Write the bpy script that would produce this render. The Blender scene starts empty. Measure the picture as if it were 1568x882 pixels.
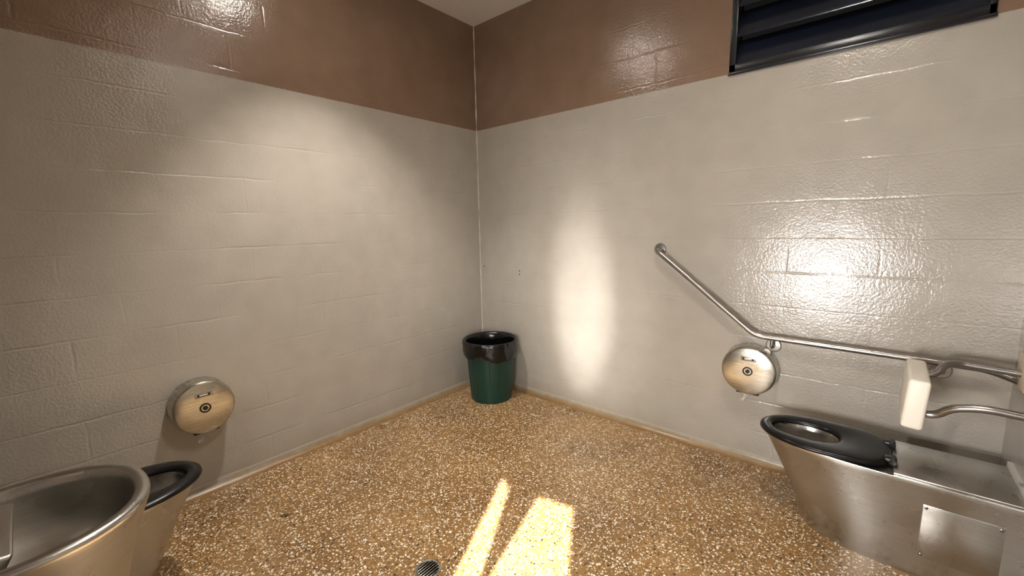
import bpy, bmesh, math, random
import numpy as np
from mathutils import Vector, Matrix, noise as mnoise
random.seed(7)
scene=bpy.context.scene
col=scene.collection
W=3.36; YF=-3.33; HC=3.231; HP=2.352
# ------------------------------------------------------------------ helpers
def lin(c):
    return tuple(((x/255)/12.92 if x/255<=0.04045 else ((x/255+0.055)/1.055)**2.4) for x in c)+(1,)
def new_mat(name):
    m=bpy.data.materials.new(name); m.use_nodes=True
    nt=m.node_tree; b=nt.nodes['Principled BSDF']
    return m,nt,b
def N(nt,t,**k):
    n=nt.nodes.new(t)
    for a,v in k.items(): setattr(n,a,v)
    return n
def simple(name,color,rough=.5,metal=0,bump=0,bscale=200,var=0,coat=0,spec=.5):
    m,nt,b=new_mat(name)
    b.inputs['Base Color'].default_value=color
    b.inputs['Roughness'].default_value=rough
    b.inputs['Metallic'].default_value=metal
    b.inputs['Coat Weight'].default_value=coat
    b.inputs['Specular IOR Level'].default_value=spec
    geo=N(nt,'ShaderNodeTexCoord')
    n=N(nt,'ShaderNodeTexNoise'); n.inputs['Scale'].default_value=bscale; n.inputs['Detail'].default_value=3
    nt.links.new(geo.outputs['Object'],n.inputs['Vector'])
    if bump:
        bp=N(nt,'ShaderNodeBump'); bp.inputs['Strength'].default_value=bump; bp.inputs['Distance'].default_value=.002
        nt.links.new(n.outputs['Fac'],bp.inputs['Height']); nt.links.new(bp.outputs['Normal'],b.inputs['Normal'])
    if var:
        n2=N(nt,'ShaderNodeTexNoise'); n2.inputs['Scale'].default_value=9; n2.inputs['Detail'].default_value=4
        nt.links.new(geo.outputs['Object'],n2.inputs['Vector'])
        mx=N(nt,'ShaderNodeMix',data_type='RGBA'); mx.inputs[6].default_value=tuple(x*(1-var) for x in color[:3])+(1,)
        mx.inputs[7].default_value=tuple(min(1,x*(1+var)) for x in color[:3])+(1,)
        nt.links.new(n2.outputs['Fac'],mx.inputs[0]); nt.links.new(mx.outputs[2],b.inputs['Base Color'])
    return m
def steel_mat(name,color,rough=.3,axis=2,streak=.25,bump=.2):
    m,nt,b=new_mat(name)
    b.inputs['Metallic'].default_value=1; b.inputs['Roughness'].default_value=rough
    tc=N(nt,'ShaderNodeTexCoord'); mp=N(nt,'ShaderNodeMapping')
    s=[8,8,8]; s[axis]=520; mp.inputs['Scale'].default_value=s
    n=N(nt,'ShaderNodeTexNoise'); n.inputs['Scale'].default_value=1; n.inputs['Detail'].default_value=3
    nt.links.new(tc.outputs['Object'],mp.inputs['Vector']); nt.links.new(mp.outputs['Vector'],n.inputs['Vector'])
    n2=N(nt,'ShaderNodeTexNoise'); n2.inputs['Scale'].default_value=7; n2.inputs['Detail'].default_value=5
    nt.links.new(tc.outputs['Object'],n2.inputs['Vector'])
    mx=N(nt,'ShaderNodeMix',data_type='RGBA')
    mx.inputs[6].default_value=tuple(x*.76 for x in color[:3])+(1,); mx.inputs[7].default_value=color
    nt.links.new(n2.outputs['Fac'],mx.inputs[0])
    ms=N(nt,'ShaderNodeMapRange'); ms.inputs['From Min'].default_value=.3; ms.inputs['From Max'].default_value=.7; ms.inputs['To Min'].default_value=1-streak; ms.inputs['To Max'].default_value=1+streak*.4
    nt.links.new(n.outputs['Fac'],ms.inputs['Value'])
    vs=N(nt,'ShaderNodeVectorMath',operation='SCALE'); nt.links.new(mx.outputs[2],vs.inputs[0]); nt.links.new(ms.outputs[0],vs.inputs['Scale'])
    nt.links.new(vs.outputs[0],b.inputs['Base Color'])
    mr=N(nt,'ShaderNodeMapRange'); mr.inputs['To Min'].default_value=rough-.05; mr.inputs['To Max'].default_value=rough+.10
    nt.links.new(n2.outputs['Fac'],mr.inputs['Value']); nt.links.new(mr.outputs['Result'],b.inputs['Roughness'])
    bp=N(nt,'ShaderNodeBump'); bp.inputs['Strength'].default_value=bump; bp.inputs['Distance'].default_value=.0006
    nt.links.new(n.outputs['Fac'],bp.inputs['Height']); nt.links.new(bp.outputs['Normal'],b.inputs['Normal'])
    return m
def obj_from(name,verts,faces,mat=None,parent=None,smooth=True,angle=35,mats=None,midx=None):
    me=bpy.data.meshes.new(name); me.from_pydata([tuple(v) for v in verts],[],faces); me.update()
    bm=bmesh.new(); bm.from_mesh(me); bmesh.ops.recalc_face_normals(bm,faces=bm.faces); bm.to_mesh(me); bm.free()
    if mats:
        for q in mats: me.materials.append(q)
        if midx:
            for p,i in zip(me.polygons,midx): p.material_index=i
    elif mat: me.materials.append(mat)
    if smooth:
        for p in me.polygons: p.use_smooth=True
        me.set_sharp_from_angle(angle=math.radians(angle))
    o=bpy.data.objects.new(name,me); col.objects.link(o)
    if parent: o.parent=parent
    return o
def empty(name,M=None):
    e=bpy.data.objects.new(name,None); e.empty_display_size=.1; col.objects.link(e)
    if M is not None: e.matrix_world=M
    return e
def loft(rings,cap0=False,cap1=False,closed=True):
    n=len(rings[0]); v=[p for r in rings for p in r]; f=[]
    for i in range(len(rings)-1):
        for j in range(n if closed else n-1):
            k=(j+1)%n
            f.append((i*n+j,i*n+k,(i+1)*n+k,(i+1)*n+j))
    if cap0: f.append(tuple(range(n)))
    if cap1: f.append(tuple(range((len(rings)-1)*n,len(rings)*n)))
    return v,f
def circ(r,z,n=48,cx=0,cy=0):
    return [(cx+r*math.cos(2*math.pi*i/n),cy+r*math.sin(2*math.pi*i/n),z) for i in range(n)]
def box(name,lo,hi,mat,parent=None,bevel=0,seg=2):
    bm=bmesh.new(); bmesh.ops.create_cube(bm,size=1)
    for v in bm.verts:
        v.co=Vector([lo[i]+(v.co[i]+.5)*(hi[i]-lo[i]) for i in range(3)])
    if bevel: bmesh.ops.bevel(bm,geom=bm.edges[:],offset=bevel,segments=seg,profile=.5,affect='EDGES')
    me=bpy.data.meshes.new(name); bm.to_mesh(me); bm.free(); me.materials.append(mat)
    if bevel:
        for p in me.polygons: p.use_smooth=True
        me.set_sharp_from_angle(angle=math.radians(40))
    o=bpy.data.objects.new(name,me); col.objects.link(o)
    if parent: o.parent=parent
    return o
def multibox(name,boxes,mat):
    v=[];f=[]
    for lo,hi in boxes:
        b=len(v)
        v+=[(x,y,z) for x in (lo[0],hi[0]) for y in (lo[1],hi[1]) for z in (lo[2],hi[2])]
        f+=[tuple(b+i for i in q) for q in ((0,1,3,2),(4,6,7,5),(0,4,5,1),(2,3,7,6),(0,2,6,4),(1,5,7,3))]
    return obj_from(name,v,f,mat,smooth=False)
def tube(name,pts,r,mat,parent=None,fillet=.05,n=20):
    P=[Vector(p) for p in pts]; path=[P[0]]
    for i in range(1,len(P)-1):
        a=(P[i-1]-P[i]);b=(P[i+1]-P[i]);d=min(fillet,a.length*.49,b.length*.49)
        A=P[i]+a.normalized()*d;B=P[i]+b.normalized()*d
        for k in range(9):
            t=k/8; path.append((1-t)**2*A+2*t*(1-t)*P[i]+t*t*B)
    path.append(P[-1])
    rings=[];up=None
    for i,p in enumerate(path):
        t=(path[min(i+1,len(path)-1)]-path[max(i-1,0)]).normalized()
        if up is None:
            up=t.orthogonal().normalized()
        up=(up-t*up.dot(t)).normalized(); s=t.cross(up)
        rings.append([p+r*(math.cos(2*math.pi*j/n)*up+math.sin(2*math.pi*j/n)*s) for j in range(n)])
    v,f=loft(rings,True,True)
    return obj_from(name,v,f,mat,parent,angle=50)
def lathe(name,prof,mat,parent=None,n=48,cap0=True,cap1=True,fn=None,M=None,angle=35):
    rings=[]
    for r,z in prof:
        ring=circ(r,z,n)
        if fn: ring=[fn(p,i,r,z) for i,p in enumerate(ring)]
        rings.append(ring)
    v,f=loft(rings,cap0,cap1)
    if M is not None: v=[M@Vector(p) for p in v]
    return obj_from(name,v,f,mat,parent,angle=angle)

# ------------------------------------------------------------------ materials
def wall_material(name,horiz):
    """painted concrete block wall; grey below HP, brown above. horiz: 0 -> x, 1 -> y is the horizontal axis"""
    m,nt,b=new_mat(name); L=nt.links.new
    geo=N(nt,'ShaderNodeNewGeometry'); sp=N(nt,'ShaderNodeSeparateXYZ'); L(geo.outputs['Position'],sp.inputs[0])
    cb=N(nt,'ShaderNodeCombineXYZ'); L(sp.outputs[horiz],cb.inputs[0]); L(sp.outputs[2],cb.inputs[1])
    nw=N(nt,'ShaderNodeTexNoise'); nw.inputs['Scale'].default_value=9; nw.inputs['Detail'].default_value=3; L(geo.outputs['Position'],nw.inputs['Vector'])
    vm=N(nt,'ShaderNodeVectorMath',operation='MULTIPLY_ADD'); L(nw.outputs['Color'],vm.inputs[0]); vm.inputs[1].default_value=(.018,.018,0); L(cb.outputs[0],vm.inputs[2])
    vm2=N(nt,'ShaderNodeVectorMath',operation='ADD'); L(vm.outputs[0],vm2.inputs[0]); vm2.inputs[1].default_value=(.13,-.008,0)
    def brick(msz,sm):
        br=N(nt,'ShaderNodeTexBrick'); br.offset=.5
        br.inputs['Scale'].default_value=1; br.inputs['Brick Width'].default_value=.4; br.inputs['Row Height'].default_value=.2
        br.inputs['Mortar Size'].default_value=msz; br.inputs['Mortar Smooth'].default_value=sm
        L(vm2.outputs[0],br.inputs['Vector']); return br
    br=brick(.010,1.0)
    sv=N(nt,'ShaderNodeSeparateXYZ'); L(vm2.outputs[0],sv.inputs[0])
    dv=N(nt,'ShaderNodeMath',operation='DIVIDE'); L(sv.outputs[1],dv.inputs[0]); dv.inputs[1].default_value=.2
    fr=N(nt,'ShaderNodeMath',operation='FRACT'); L(dv.outputs[0],fr.inputs[0])
    sb=N(nt,'ShaderNodeMath',operation='SUBTRACT'); L(fr.outputs[0],sb.inputs[0]); sb.inputs[1].default_value=.5
    ab=N(nt,'ShaderNodeMath',operation='ABSOLUTE'); L(sb.outputs[0],ab.inputs[0])
    hm=N(nt,'ShaderNodeMapRange',interpolation_type='SMOOTHSTEP'); hm.inputs['From Min'].default_value=.468; hm.inputs['From Max'].default_value=.497; L(ab.outputs[0],hm.inputs['Value'])
    def patch(scale,a,c,lo_):
        n=N(nt,'ShaderNodeTexNoise'); n.inputs['Scale'].default_value=scale; n.inputs['Detail'].default_value=3; L(geo.outputs['Position'],n.inputs['Vector'])
        mr=N(nt,'ShaderNodeMapRange'); mr.inputs['From Min'].default_value=a; mr.inputs['From Max'].default_value=c; mr.inputs['To Min'].default_value=lo_; mr.inputs['To Max'].default_value=1
        L(n.outputs['Fac'],mr.inputs['Value']); return n,mr
    np_,pa=patch(2.6,.42,.64,.12); _,pb=patch(3.4,.46,.66,.04)
    m1=N(nt,'ShaderNodeMath',operation='MULTIPLY'); L(hm.outputs[0],m1.inputs[0]); L(pa.outputs[0],m1.inputs[1])
    m2=N(nt,'ShaderNodeMath',operation='MULTIPLY'); L(br.outputs['Fac'],m2.inputs[0]); L(pb.outputs[0],m2.inputs[1])
    mm=N(nt,'ShaderNodeMath',operation='MULTIPLY_ADD'); L(m1.outputs[0],mm.inputs[0]); mm.inputs[1].default_value=.8; L(m2.outputs[0],mm.inputs[2])
    inv=N(nt,'ShaderNodeMath',operation='MULTIPLY'); inv.inputs[1].default_value=-1; L(mm.outputs[0],inv.inputs[0])
    op=N(nt,'ShaderNodeTexNoise'); op.inputs['Scale'].default_value=80; op.inputs['Detail'].default_value=2.5; op.inputs['Roughness'].default_value=.55; L(geo.outputs['Position'],op.inputs['Vector'])
    lo=N(nt,'ShaderNodeTexNoise'); lo.inputs['Scale'].default_value=6; lo.inputs['Detail'].default_value=4; L(geo.outputs['Position'],lo.inputs['Vector'])
    b1=N(nt,'ShaderNodeBump'); b1.inputs['Strength'].default_value=.3; b1.inputs['Distance'].default_value=.004; L(inv.outputs[0],b1.inputs['Height'])
    b2=N(nt,'ShaderNodeBump'); b2.inputs['Strength'].default_value=.5; b2.inputs['Distance'].default_value=.0030; L(op.outputs['Fac'],b2.inputs['Height']); L(b1.outputs[0],b2.inputs['Normal'])
    b3=N(nt,'ShaderNodeBump'); b3.inputs['Strength'].default_value=.25; b3.inputs['Distance'].default_value=.012; L(lo.outputs['Fac'],b3.inputs['Height']); L(b2.outputs[0],b3.inputs['Normal'])
    L(b3.outputs[0],b.inputs['Normal'])
    wob=N(nt,'ShaderNodeMath',operation='MULTIPLY_ADD'); L(op.outputs['Fac'],wob.inputs[0]); wob.inputs[1].default_value=.008; L(sp.outputs[2],wob.inputs[2])
    gt=N(nt,'ShaderNodeMath',operation='GREATER_THAN'); gt.inputs[1].default_value=HP+.004; L(wob.outputs[0],gt.inputs[0])
    def varied(c1,c2):
        mx=N(nt,'ShaderNodeMix',data_type='RGBA'); mx.inputs[6].default_value=c1; mx.inputs[7].default_value=c2
        L(lo.outputs['Fac'],mx.inputs[0]); return mx
    g=varied(lin((154,147,137)),lin((171,164,154))); br2=varied(lin((112,90,73)),lin((130,107,88)))
    mx=N(nt,'ShaderNodeMix',data_type='RGBA'); L(gt.outputs[0],mx.inputs[0]); L(g.outputs[2],mx.inputs[6]); L(br2.outputs[2],mx.inputs[7])
    gr=N(nt,'ShaderNodeMapRange'); gr.inputs['From Min'].default_value=.16; gr.inputs['From Max'].default_value=.0; gr.inputs['To Min'].default_value=0; gr.inputs['To Max'].default_value=.6
    L(sp.outputs[2],gr.inputs['Value'])
    gm=N(nt,'ShaderNodeMath',operation='MULTIPLY'); L(gr.outputs[0],gm.inputs[0]); L(np_.outputs['Fac'],gm.inputs[1])
    mg=N(nt,'ShaderNodeMix',data_type='RGBA'); L(gm.outputs[0],mg.inputs[0]); L(mx.outputs[2],mg.inputs[6]); mg.inputs[7].default_value=lin((140,118,85))
    L(mg.outputs[2],b.inputs['Base Color'])
    b.inputs['Roughness'].default_value=.22; b.inputs['Specular IOR Level'].default_value=.7
    return m
m_wx=wall_material('painted_block_x',0); m_wy=wall_material('painted_block_y',1)
m_ceil=simple('ceiling_paint',lin((205,196,184)),.6,bump=.2,bscale=60)

def floor_material():
    m,nt,b=new_mat('exposed_aggregate'); L=nt.links.new
    geo=N(nt,'ShaderNodeNewGeometry')
    big=N(nt,'ShaderNodeTexNoise'); big.inputs['Scale'].default_value=2.2; big.inputs['Detail'].default_value=6; L(geo.outputs['Position'],big.inputs['Vector'])
    bm_=N(nt,'ShaderNodeMapRange'); bm_.inputs['From Min'].default_value=.3; bm_.inputs['From Max'].default_value=.7; L(big.outputs['Fac'],bm_.inputs['Value'])
    base=N(nt,'ShaderNodeMix',data_type='RGBA'); base.inputs[6].default_value=lin((116,84,45)); base.inputs[7].default_value=lin((150,115,68)); L(bm_.outputs[0],base.inputs[0])
    fine=N(nt,'ShaderNodeTexNoise'); fine.inputs['Scale'].default_value=240; fine.inputs['Detail'].default_value=2; L(geo.outputs['Position'],fine.inputs['Vector'])
    bf=N(nt,'ShaderNodeMix',data_type='RGBA',blend_type='OVERLAY'); bf.inputs[0].default_value=.6; L(base.outputs[2],bf.inputs[6]); L(fine.outputs['Fac'],bf.inputs[7])
    cur=bf.outputs[2]; chips=[]
    dn=N(nt,'ShaderNodeTexNoise'); dn.inputs['Scale'].default_value=110; L(geo.outputs['Position'],dn.inputs['Vector'])
    dv=N(nt,'ShaderNodeVectorMath',operation='MULTIPLY_ADD'); L(dn.outputs['Color'],dv.inputs[0]); dv.inputs[1].default_value=(.010,.010,0); L(geo.outputs['Position'],dv.inputs[2])
    for sc,thr,keep,off in ((74,.34,.36,0),(125,.36,.38,3.3),(50,.28,.12,7.7)):
        ad=N(nt,'ShaderNodeVectorMath',operation='ADD'); L(dv.outputs[0],ad.inputs[0]); ad.inputs[1].default_value=(off,off*.7,0)
        vo=N(nt,'ShaderNodeTexVoronoi',voronoi_dimensions='2D'); vo.inputs['Scale'].default_value=sc; L(ad.outputs[0],vo.inputs['Vector'])
        lt=N(nt,'ShaderNodeMath',operation='LESS_THAN'); lt.inputs[1].default_value=thr; L(vo.outputs['Distance'],lt.inputs[0])
        sc_=N(nt,'ShaderNodeSeparateColor'); L(vo.outputs['Color'],sc_.inputs[0])
        kp=N(nt,'ShaderNodeMath',operation='LESS_THAN'); kp.inputs[1].default_value=keep; L(sc_.outputs[0],kp.inputs[0])
        mu=N(nt,'ShaderNodeMath',operation='MULTIPLY'); L(lt.outputs[0],mu.inputs[0]); L(kp.outputs[0],mu.inputs[1])
        rp=N(nt,'ShaderNodeValToRGB'); rp.color_ramp.interpolation='CONSTANT'
        e=rp.color_ramp.elements; e[0].position=0; e[0].color=lin((220,208,186)); e[1].position=.28; e[1].color=lin((178,158,126))
        for p,c in ((.48,(234,228,212)),(.62,(92,76,58)),(.76,(50,43,37)),(.9,(146,110,70))):
            q=e.new(p); q.color=lin(c)
        L(sc_.outputs[1],rp.inputs[0])
        mx=N(nt,'ShaderNodeMix',data_type='RGBA'); L(mu.outputs[0],mx.inputs[0]); L(cur,mx.inputs[6]); L(rp.outputs[0],mx.inputs[7]); cur=mx.outputs[2]
        chips.append(mu)
    L(cur,b.inputs['Base Color'])
    rr=N(nt,'ShaderNodeMapRange'); rr.inputs['To Min'].default_value=.22; rr.inputs['To Max'].default_value=.36; L(big.outputs['Fac'],rr.inputs['Value']); L(rr.outputs[0],b.inputs['Roughness'])
    su=N(nt,'ShaderNodeMath',operation='ADD'); L(chips[0].outputs[0],su.inputs[0]); L(fine.outputs['Fac'],su.inputs[1])
    bp=N(nt,'ShaderNodeBump'); bp.inputs['Strength'].default_value=.35; bp.inputs['Distance'].default_value=.002; L(su.outputs[0],bp.inputs['Height']); L(bp.outputs[0],b.inputs['Normal'])
    return m
m_floor=floor_material()
m_steel=steel_mat('brushed_steel',lin((200,197,190)),.26,2,.12,.15)
m_steelface=steel_mat('brushed_steel_face',lin((214,209,196)),.24,1,.4,.35)
m_bowl=steel_mat('polished_steel_bowl',lin((150,146,140)),.2,2)
m_rail=steel_mat('satin_rail_steel',lin((176,172,167)),.28,0,.1)
m_black=simple('black_plastic',lin((6,6,7)),.3,bump=.05,spec=.3)
m_hinge=simple('black_hinge',lin((8,8,9)),.4)
m_white=simple('white_vinyl',lin((232,226,212)),.45,bump=.05)
m_cream=simple('cream_plate',lin((205,190,166)),.5,var=.1)
m_seal=simple('white_sealant',lin((200,196,188)),.5)
m_dark=simple('dark_gap',lin((14,14,14)),.6)
m_green=simple('green_plastic',lin((11,50,40)),.42,bump=.1,bscale=60,var=.12)
m_liner=simple('black_bin_liner',lin((8,8,9)),.22,bump=1,bscale=26)
m_paper=simple('toilet_paper',lin((225,220,210)),.8,bump=.4,bscale=60)
m_frame=simple('black_window_frame',lin((15,18,22)),.3)
m_blade=simple('black_louvre_blade',lin((26,32,44)),.22,metal=.3)
m_leaf=simple('dry_leaf',lin((70,50,25)),.6)

# ------------------------------------------------------------------ room shell
T=.15
multibox('floor',[((-T,YF-.6,-.1),(W+T,T,0))],m_floor)
multibox('ceiling',[((-T,YF-.1,HC),(W+T,T,HC+.1))],m_ceil)
multibox('wall_left',[((-T,YF-.1,0),(0,T,HC))],m_wy)
multibox('wall_right',[((W,YF-.1,0),(W+T,T,HC))],m_wy)
wx0,wx1,wz0,wz1=2.105,3.150,2.352,3.06
multibox('wall_back',[((0,0,0),(wx0,T,HC)),((wx1,0,0),(W,T,HC)),((wx0,0,0),(wx1,T,wz0)),((wx0,0,wz1),(wx1,T,HC))],m_wx)

# wall behind the camera: thin screen wall, added holes shaped to cast sun patches
el=math.radians(38); hd=Vector((-.41,.912,0)).normalized()
sund=Vector((hd.x*math.cos(el),hd.y*math.cos(el),-math.sin(el)))
def to_wall(x,y):
    t=(y-YF)/sund.y
    return (x-sund.x*t, -sund.z*t)
polyA=[(1.26,-1.13),(1.345,-1.17),(1.66,-1.72),(1.61,-1.88)]
polyB=[(1.53,-1.13),(1.73,-1.09),(1.95,-1.48),(2.58,-2.6),(1.95,-2.6),(1.69,-1.69)]
cu=bpy.data.curves.new('wall_front','CURVE'); cu.dimensions='2D'; cu.fill_mode='BOTH'; cu.extrude=.004
def addpoly(pts):
    s=cu.splines.new('POLY'); s.points.add(len(pts)-1); s.use_cyclic_u=True
    for p,q in zip(s.points,pts): p.co=(q[0],q[1],0,1)
addpoly([(-T,0),(W+T,0),(W+T,HC),(-T,HC)])
addpoly([to_wall(*p) for p in polyA]); addpoly([to_wall(*p) for p in polyB])
cu.materials.append(m_wx)
wf=bpy.data.objects.new('wall_front',cu); col.objects.link(wf); wf.location=(0,YF,0); wf.rotation_euler=(math.radians(90),0,0)

# coved skirting at the wall / floor joint
def cove(name,a,b,out,rad=.045):
    a=Vector(a);b=Vector(b);out=Vector(out); n=60; rings=[]
    K=9
    for i in range(n+1):
        p=a.lerp(b,i/n); j=1+.12*mnoise.noise(p*7)
        ring=[]
        for k in range(K):
            t=k/(K-1)*math.pi/2
            ring.append(p+out*(rad*j*(1-math.sin(t))+.004)+Vector((0,0,rad*j*(1-math.cos(t)))))
        ring.append(p+out*.003+Vector((0,0,rad*j+.004)));ring.append(p-out*.01+Vector((0,0,rad*j+.005)))
        rings.append(ring)
    v,f=loft(rings,closed=False)
    return obj_from(name,v,f,m_cove,angle=60)
def cove_mat():
    m,nt,b=new_mat('cove_paint'); L=nt.links.new
    geo=N(nt,'ShaderNodeNewGeometry'); sp=N(nt,'ShaderNodeSeparateXYZ'); L(geo.outputs['Position'],sp.inputs[0])
    n=N(nt,'ShaderNodeTexNoise'); n.inputs['Scale'].default_value=18; n.inputs['Detail'].default_value=5; L(geo.outputs['Position'],n.inputs['Vector'])
    ma=N(nt,'ShaderNodeMath',operation='MULTIPLY_ADD'); L(n.outputs['Fac'],ma.inputs[0]); ma.inputs[1].default_value=.03; L(sp.outputs[2],ma.inputs[2])
    rp=N(nt,'ShaderNodeValToRGB'); e=rp.color_ramp.elements
    mr=N(nt,'ShaderNodeMapRange'); mr.inputs['From Min'].default_value=.008; mr.inputs['From Max'].default_value=.065; L(ma.outputs[0],mr.inputs['Value'])
    e[0].position=.08; e[0].color=lin((128,94,54)); e[1].position=.9; e[1].color=lin((160,152,140)); q=e.new(.45); q.color=lin((132,112,82))
    L(mr.outputs[0],rp.inputs[0]); L(rp.outputs[0],b.inputs['Base Color']); b.inputs['Roughness'].default_value=.35
    return m
m_cove=cove_mat()
cove('baseboard_left',(0,YF,0),(0,0,0),(1,0,0))
cove('baseboard_back',(0,0,0),(W,0,0),(0,-1,0))
cove('baseboard_right',(W,0,0),(W,YF,0),(-1,0,0))
rings=[]
for i in range(160):
    z=.06+i*(HC-.06)/159; w=.004*(1+1.2*mnoise.noise(Vector((0,0,z*9))))
    rings.append([(0,-w*1.3,z),(w*1.2,-w*1.2,z),(w*1.3,0,z)])
v,f=loft(rings,closed=False); obj_from('trim_1',v,f,m_seal)

# ------------------------------------------------------------------ louvre window
win=empty('window_1',Matrix.Translation((0,0,0)))
fw=.035
box('frame_bottom',(wx0,-.012,wz0),(wx1,.07,wz0+fw+.01),m_frame,win,.003)
box('frame_top',(wx0,-.012,wz1-fw),(wx1,.07,wz1),m_frame,win,.003)
box('frame_left',(wx0,-.012,wz0),(wx0+fw,.07,wz1),m_frame,win,.003)
box('frame_right',(wx1-fw*.7,-.012,wz0),(wx1,.07,wz1),m_frame,win,.003)
box('sill_flashing',(wx0-.004,-.016,wz0-.012),(wx1+.004,.0,wz0+.004),m_frame,win,.002)
nb=4; pitch=(wz1-wz0-2*fw)/nb
for i in range(nb):
    z=wz0+fw+pitch*(i+.5)
    prof=[]
    L_=pitch*.60
    for k in range(16):
        a=2*math.pi*k/16; prof.append((L_*math.cos(a),.012*math.sin(a)))
    tilt=math.radians(60); rings=[]
    for x in (wx0+fw*.8,wx1-fw*.5):
        rings.append([(x,.045+p*math.cos(tilt)+q*math.sin(tilt),z+p*math.sin(tilt)*1-q*math.cos(tilt)) for p,q in prof])
    v,f=loft(rings,True,True); obj_from('louvre_blade_%d'%(i+1),v,f,m_blade,win,angle=50)
box('dark_backing',(wx0,.125,wz0),(wx1,.135,wz1),m_dark,win)  # dark sheet added for the darkness behind the blades

# ------------------------------------------------------------------ toilets
def bullet(z,tip,hw,us,ub=0.0,n=40,nb_=8,ex=2.15):
    pts=[]
    for k in range(nb_): pts.append((ub+(us-ub)*k/nb_,-hw,z))
    for k in range(n+1):
        a=-math.pi/2+math.pi*k/n
        c=abs(math.cos(a))**(2/ex); s=math.copysign(abs(math.sin(a))**(2/ex),math.sin(a))
        pts.append((us+(tip-us)*c,hw*s,z))
    for k in range(nb_): pts.append((us-(us-ub)*(k+1)/nb_,hw,z))
    return pts
def sup(uc,a,b,z,m,exr=2,vt=0):
    out=[]
    for k in range(m):
        t=2*math.pi*k/m; c,s=math.cos(t),math.sin(t)
        ex=exr if c<0 else 2.05
        u=uc+a*math.copysign(abs(c)**(2/ex),c); v_=b*math.copysign(abs(s)**(2/ex),s)
        if c<0: v_*=1-vt*abs(c)**1.2
        out.append((u,v_,z))
    return out
def toilet(M):
    r=empty('stainless_steel_toilet',M)
    top=.425
    lv=[(0,.700,.174,.36),(.02,.702,.175,.36),(.06,.712,.176,.37),(.14,.745,.177,.38),(.22,.785,.178,.40),(.30,.825,.180,.42),(.37,.862,.184,.43),(.405,.883,.187,.44),(.418,.888,.188,.44),(top,.885,.186,.44)]
    rings=[bullet(z,t,h,u) for z,t,h,u in lv]
    v,f=loft(rings,True,False)
    n=len(rings[0])
    uc=.70
    tops=rings[-1]; base=len(v)-n
    def inner(p,ru,rv,z,c=uc):
        d=Vector((p[0]-c,p[1])); a=math.atan2(d.y/rv,d.x/ru); return (c+ru*math.cos(a),rv*math.sin(a),z)
    prev=base; 
    for ru,rv,z in ((.150,.125,top),(.146,.121,top-.008),(.135,.11,top-.07),(.10,.085,top-.16),(.06,.055,top-.22),(.02,.02,top-.235)):
        b0=len(v); v+=[inner(p,ru,rv,z) for p in tops]
        for j in range(n):
            k=(j+1)%n; f.append((prev+j,prev+k,b0+k,b0+j))
        prev=b0
    f.append(tuple(range(prev,prev+n)))
    obj_from('pan_body',v,f,m_steel,r,angle=38)
    box('service_lid',(.0,-.178,top-.002),(.385,.178,top+.010),m_steel,r,.004)
    for s in (1,-1):
        y0,y1=sorted((s*.170,s*.1835))
        box('access_panel',(.06,y0,.10),(.285,y1,.335),m_steel,r,.0012)
        for (a,c) in ((.07,.112),(.275,.112),(.07,.323),(.275,.323)):
            Mx=Matrix.Translation((a,s*.1835,c))@Matrix.Rotation(-s*math.pi/2,4,'X')
            lathe('panel_screw',[(.006,-.001),(.006,.002),(.003,.0035)],m_bowl,r,12,M=Mx)
    m=72; z0=top+.006
    outer=lambda sc,z:sup(.648,.262-sc,.192-sc,z,m,4.2,.12)
    innr=lambda sc,z:sup(.715,.140+sc,.096+sc,z,m,2.3,0)
    rings=[innr(0,z0),innr(-.002,z0+.008),innr(.006,z0+.018),innr(.018,z0+.022),
           outer(.03,z0+.023),outer(.012,z0+.021),outer(.002,z0+.014),outer(0,z0+.005),outer(.004,z0),innr(0,z0)]
    v,f=loft(rings); obj_from('seat',v,f,m_black,r,angle=60)
    for s in (-.09,.09):
        box('seat_hinge',(.372,s-.022,z0+.002),(.415,s+.022,z0+.030),m_hinge,r,.006)
        Mx=Matrix.Translation((.385,s,z0+.018))@Matrix.Rotation(math.pi/2,4,'X')
        lathe('hinge_pin',[(.011,-.03),(.013,-.028),(.013,.028),(.011,.03)],m_hinge,r,16,M=Mx)
    box('seat_buffer',(.80,-.10,top-.001),(.82,-.07,z0+.003),m_hinge,r,.002)
    lathe('bowl_outlet',[(.03,top-.232),(.028,top-.231),(.0,top-.231)],m_dark,r,24,M=Matrix.Translation((uc,0,0)),cap1=False)
    return r
toilet(Matrix.Translation((W,-.375,0))@Matrix.Rotation(math.pi,4,'Z'))
toilet(Matrix.Translation((.585,YF-.004,0))@Matrix.Rotation(math.pi/2,4,'Z'))
box('trim_2',(W-.014,-.565,.43),(W,-.19,.455),m_seal)

# ------------------------------------------------------------------ wash basin
BY=-2.935
bs=empty('stainless_steel_wash_basin',Matrix.Translation((1.195,BY,0)))
zr=.762; n=96
def se(rx,ry,z,ex=2.3):
    out=[]
    for k in range(n):
        t=2*math.pi*k/n; c,s=math.cos(t),math.sin(t)
        out.append((rx*math.copysign(abs(c)**(2/ex),c),ry*math.copysign(abs(s)**(2/ex),s),z))
    return out
prof=[(.13,.14,0),(.13,.14,.05),(.14,.15,.25),(.165,.18,.45),(.2,.21,.58),(.232,.242,.68),(.246,.256,.72),(.254,.264,zr-.02),(.256,.266,zr-.008),(.252,.262,zr),(.240,.250,zr+.003),(.226,.236,zr),(.220,.230,zr-.008),(.214,.224,zr-.03),(.200,.210,zr-.10),(.165,.175,zr-.165),(.10,.10,zr-.20),(.03,.03,zr-.21)]
rings=[se(a,b,z) for a,b,z in prof]
v,f=loft(rings,True,True); obj_from('basin_bowl',v,f,m_steel,bs,angle=50)
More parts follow.
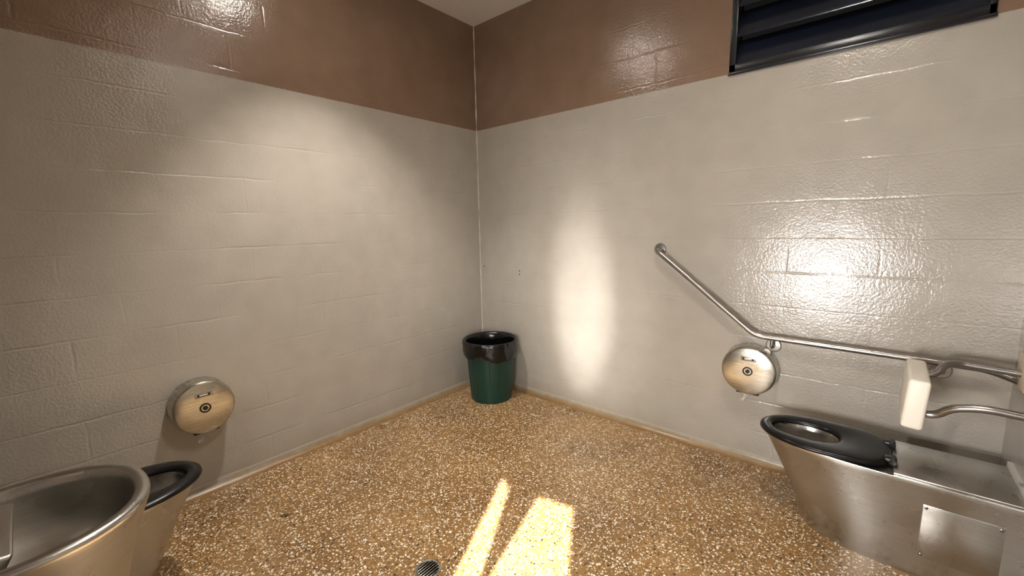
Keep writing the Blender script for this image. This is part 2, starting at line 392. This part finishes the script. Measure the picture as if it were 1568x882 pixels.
lathe('basin_waste',[(.03,zr-.208),(.03,zr-.205),(.012,zr-.207),(.0,zr-.207)],m_bowl,bs,24,cap1=False)
def wedge(name,x0,x1,yb,yd,zb0,zf0,zb1,zf1,bev):
    d=[(x0,yb,zb0),(x1,yb,zb0),(x1,yd-.03,zf0),(x0,yd-.03,zf0),(x0,yb,zb1),(x1,yb,zb1),(x1,yd,zf1),(x0,yd,zf1)]
    bm=bmesh.new(); bv=[bm.verts.new(p) for p in d]
    for q in ((0,1,2,3),(4,5,6,7),(0,1,5,4),(1,2,6,5),(2,3,7,6),(3,0,4,7)): bm.faces.new([bv[i] for i in q])
    bmesh.ops.recalc_face_normals(bm,faces=bm.faces); bmesh.ops.bevel(bm,geom=bm.edges[:],offset=bev,segments=3,profile=.5,affect='EDGES')
    me=bpy.data.meshes.new(name); bm.to_mesh(me); bm.free(); me.materials.append(m_steel)
    for p in me.polygons: p.use_smooth=True
    me.set_sharp_from_angle(angle=math.radians(40))
    o=bpy.data.objects.new(name,me); col.objects.link(o); o.parent=bs
yb=YF-BY+.004
wedge('rear_deck',-.25,.25,yb,-.10,zr-.12,zr-.06,zr+.02,zr+.004,.008)
wedge('tap_housing',-.11,.19,yb,.0,zr-.10,zr-.05,zr+.06,zr+.008,.008)
box('rear_shroud',(-.17,yb,0),(.17,-.1,zr-.1),m_steel,bs,.02,3)

# ------------------------------------------------------------------ paper dispensers
def dispenser(M):
    r=empty('toilet_paper_dispenser',M)
    R=.147
    lathe('drum',[(R*.98,0),(R,.003),(R,.098),(R*.985,.11),(R*.955,.116),(R*.945,.1165),(R*.94,.1185),(R*.90,.1205),(R*.4,.122),(.001,.122)],m_steelface,r,72,angle=25)
    lathe('lock_ring',[(.027,.1205),(.027,.124),(.019,.124),(.019,.1215)],m_dark,r,32,cap0=False,cap1=False)
    lathe('lock_barrel',[(.012,.12),(.012,.126),(.002,.127)],m_dark,r,24)
    box('sight_window_frame',(-.040,.062,.119),(.040,.088,.1235),m_steel,r,.003)
    box('sight_window',(-.030,.068,.1215),(.030,.082,.1245),m_hinge,r,.002)
    box('sight_window_label',(-.020,.0715,.1242),(.018,.079,.1252),m_white,r,.0005)
    box('paper_slot',(-.06,-.150,.035),(.06,-.138,.095),m_dark,r,.003)
    rings=[]
    for i in range(12):
        t=i/11; y=-.135-t*.075; w=.024*(1-.75*t)+.004*math.sin(t*9)
        rings.append([(-.02+w*(k/5-.5)*2+.012*math.sin(t*5),y,.062+.010*math.sin(k*1.7+t*6)) for k in range(6)])
    v,f=loft(rings,closed=False); obj_from('paper_tail',v,f,m_paper,r)
    return r
dispenser(Matrix(((1,0,0,2.325),(0,0,-1,0),(0,1,0,.615),(0,0,0,1))))
dispenser(Matrix(((0,0,1,0),(1,0,0,-2.285),(0,1,0,.54),(0,0,0,1))))

# ------------------------------------------------------------------ grab rail
gr=empty('grab_rail')
ry=-.065
tube('rail_tube',[(1.731,-.012,1.318),(1.735,ry,1.31),(2.345,ry,.825),(W-.09,ry,.815),(W-.004,ry-.06,.795)],.0165,m_rail,gr,.045,24)
def flange(x,z,par,nm='wall_flange'):
    Mx=Matrix(((1,0,0,x),(0,0,-1,0),(0,1,0,z),(0,0,0,1)))
    lathe(nm,[(.040,0),(.040,.006),(.036,.010),(.020,.012)],m_rail,par,36,M=Mx)
flange(1.731,1.318,gr)
for x in (2.43,3.13):
    flange(x,.765,gr)
    tube('standoff',[(x,-.008,.765),(x,ry,.765),(x,ry,.815)],.011,m_rail,gr,.03,16)

# ------------------------------------------------------------------ backrest
bk=empty('toilet_backrest')
pad=box('pad',(-.034,-.180,-.104),(.034,.180,.104),m_white,bk,.014,4)
pad.location=(3.018,-.385,.748); pad.rotation_euler=(0,math.radians(3),math.radians(-1))
tube('arm_far',[(3.02,-.25,.80),(3.09,-.25,.80),(3.12,-.20,.845),(3.17,-.17,.85),(W-.004,-.165,.84)],.0155,m_rail,bk,.04)
tube('arm_near',[(3.02,-.50,.70),(3.08,-.50,.70),(3.12,-.53,.755),(3.2,-.545,.78),(W-.004,-.55,.775)],.0155,m_rail,bk,.04)
box('wall_plate_far',(W-.012,-.235,.775),(W,-.095,.925),m_cream,bk,.003)
box('wall_plate_near',(W-.012,-.62,.70),(W,-.48,.85),m_cream,bk,.003)

# ------------------------------------------------------------------ bin
bn=empty('rubbish_bin',Matrix.Translation((.362,-.272,0)))
def rib(p,i,r,z):
    th=math.atan2(p[1],p[0]); q=math.sin(12*th)
    k=1-.018*(1/(1+math.exp(-14*(q-.75))))
    return (p[0]*k,p[1]*k,p[2]) if .04<z<.44 else p
prof=[(.170,0),(.178,.004),(.181,.03),(.183,.05),(.190,.15),(.197,.25),(.203,.34),(.208,.43),(.210,.45),(.220,.455),(.221,.475),(.221,.505),(.224,.51),(.224,.516),(.220,.518),(.216,.515),(.205,.40),(.176,.02)]
lathe('bin_body',prof,m_green,bn,240,True,True,rib,angle=50)
def wr(p,i,r,z):
    q=Vector((p[0]*16,p[1]*16,z*9)); k=mnoise.noise(q); k2=mnoise.noise(q*2.7)
    s=1+(.014*k+.016*k2 if r>.22 else -.01+.01*k)
    dz=0
    if z<.47 and r>.225: dz=.045*mnoise.noise(Vector((p[0]*7,p[1]*7,3.1)))+.014*k2
    return (p[0]*s,p[1]*s,p[2]+dz)
prof=[(.160,.05),(.185,.20),(.198,.40),(.206,.49),(.214,.524),(.228,.534),(.239,.528),(.243,.51),(.242,.48),(.241,.45),(.240,.42),(.236,.395),(.232,.385)]
fine=[]
for (a,b),(c,d) in zip(prof[:-1],prof[1:]):
    for t in (0,.5): fine.append((a+(c-a)*t,b+(d-b)*t))
fine.append(prof[-1])
lathe('bin_liner',fine,m_liner,bn,200,True,False,wr,angle=80)

# ------------------------------------------------------------------ floor drain, leaf, wall anchors
dr=empty('floor_drain',Matrix.Translation((1.455,-1.84,0)))
lathe('drain_ring',[(.056,0),(.056,.003),(.052,.005),(.046,.004),(.045,.001)],m_steel,dr,40,cap0=False,cap1=False)
lathe('drain_well',[(.046,.0008),(.001,.0008)],m_dark,dr,32,cap1=True)
for k in range(-3,4):
    h=math.sqrt(max(.0001,.046**2-(k*.0125)**2)); box('drain_bar',(k*.0125-.0026,-h,.001),(k*.0125+.0026,h,.0042),m_steel,dr,.0008)
rings=[]
for i in range(9):
    t=i/8; w=.009*math.sin(math.pi*min(1,t*.95+.04)); rings.append([(.05*t,-w,.004+.004*math.sin(t*5)),(.05*t,0,.001+.003*t),(.05*t,w,.005)])
v,f=loft(rings,closed=False); lf=obj_from('dry_leaf',v,f,m_leaf); lf.location=(.57,-2.12,.001); lf.rotation_euler=(0,0,.9)
for i,(x,z) in enumerate(((.48,1.10),(.48,1.07),(.05,1.12))):
    Mx=Matrix(((1,0,0,x),(0,0,-1,0),(0,1,0,z),(0,0,0,1)))
    lathe('wall_anchor',[(.006,-.001),(.006,.001),(.002,.0015)],m_dark,None,12,M=Mx)

# ------------------------------------------------------------------ lights
def light(name,kind,loc,energy,color,target=None,**k):
    l=bpy.data.lights.new(name,kind); l.energy=energy; l.color=color
    for a,b_ in k.items(): setattr(l,a,b_)
    o=bpy.data.objects.new(name,l); col.objects.link(o); o.location=loc
    if target is not None:
        o.rotation_euler=(Vector(target)-Vector(loc)).to_track_quat('-Z','Y').to_euler()
    return o
neu=(1,.94,.86)
m_em,nt,b=new_mat('led_diffuser'); b.inputs['Emission Color'].default_value=(1,.93,.84,1); b.inputs['Emission Strength'].default_value=160
for (x,y) in ((.86,-1.66),(2.6,-1.64)):
    fx=empty('ceiling_downlight',Matrix.Translation((x,y,HC)))
    lathe('downlight_trim',[(.095,0),(.095,-.008),(.085,-.014),(.078,-.012),(.078,0)],m_white,fx,40,cap0=False,cap1=False)
    lathe('downlight_lens',[(.078,-.004),(.001,-.004)],m_em,fx,40)
light('downlight_lamp','SPOT',(.86,-1.66,HC-.03),205,neu,(.56,-1.36,0),spot_size=math.radians(84),spot_blend=.65,shadow_soft_size=.05)
light('downlight_lamp','SPOT',(2.6,-1.64,HC-.03),80,neu,(2.6,-1.45,0),spot_size=math.radians(150),spot_blend=.6,shadow_soft_size=.06)
light('doorway_daylight','AREA',(2.42,YF+.06,.88),38,(1,.97,.94),(2.42,0,.88),shape='RECTANGLE',size=.45,size_y=.5,spread=math.radians(140))
gl=light('sun_bounce_fill','SPOT',(2.02,-2.05,.12),380,(1,.98,.93),(1.12,0,.84),spot_size=math.radians(42),spot_blend=1,shadow_soft_size=.05)  # added spot, stands in for sunlight bouncing off the floor
gl.scale=(.36,1,1)
gl=light('sun_bounce_fill','SPOT',(2.05,-2.05,.12),110,(1,.98,.93),(1.17,0,.95),spot_size=math.radians(66),spot_blend=1,shadow_soft_size=.1)  # wider added spot for the same floor bounce, no real lamp here
gl.scale=(.5,1,1)
sn=light('sun','SUN',(3,-6,5),50,(1,.98,.94),None,angle=math.radians(.7))
sn.rotation_euler=sund.to_track_quat('-Z','Y').to_euler()
w=bpy.data.worlds.new('World'); scene.world=w; w.use_nodes=True
w.node_tree.nodes['Background'].inputs[0].default_value=(.5,.6,.8,1); w.node_tree.nodes['Background'].inputs[1].default_value=.4

# ------------------------------------------------------------------ camera
cd=bpy.data.cameras.new('camera'); cam=bpy.data.objects.new('camera',cd); col.objects.link(cam)
yaw,pit,roll=.7112,.1484,.0192
F=Vector((-math.sin(yaw)*math.cos(pit),math.cos(yaw)*math.cos(pit),-math.sin(pit)))
R=Vector((math.cos(yaw),math.sin(yaw),0)); U=R.cross(F)
R2=R*math.cos(roll)-U*math.sin(roll); U2=U*math.cos(roll)+R*math.sin(roll)
cam.matrix_world=Matrix(((R2.x,U2.x,-F.x,2.8358),(R2.y,U2.y,-F.y,-2.8394),(R2.z,U2.z,-F.z,1.5),(0,0,0,1)))
cd.sensor_width=36; cd.lens=644.55/1568*36; cd.clip_start=.01
scene.camera=cam
scene.view_settings.view_transform='Standard'
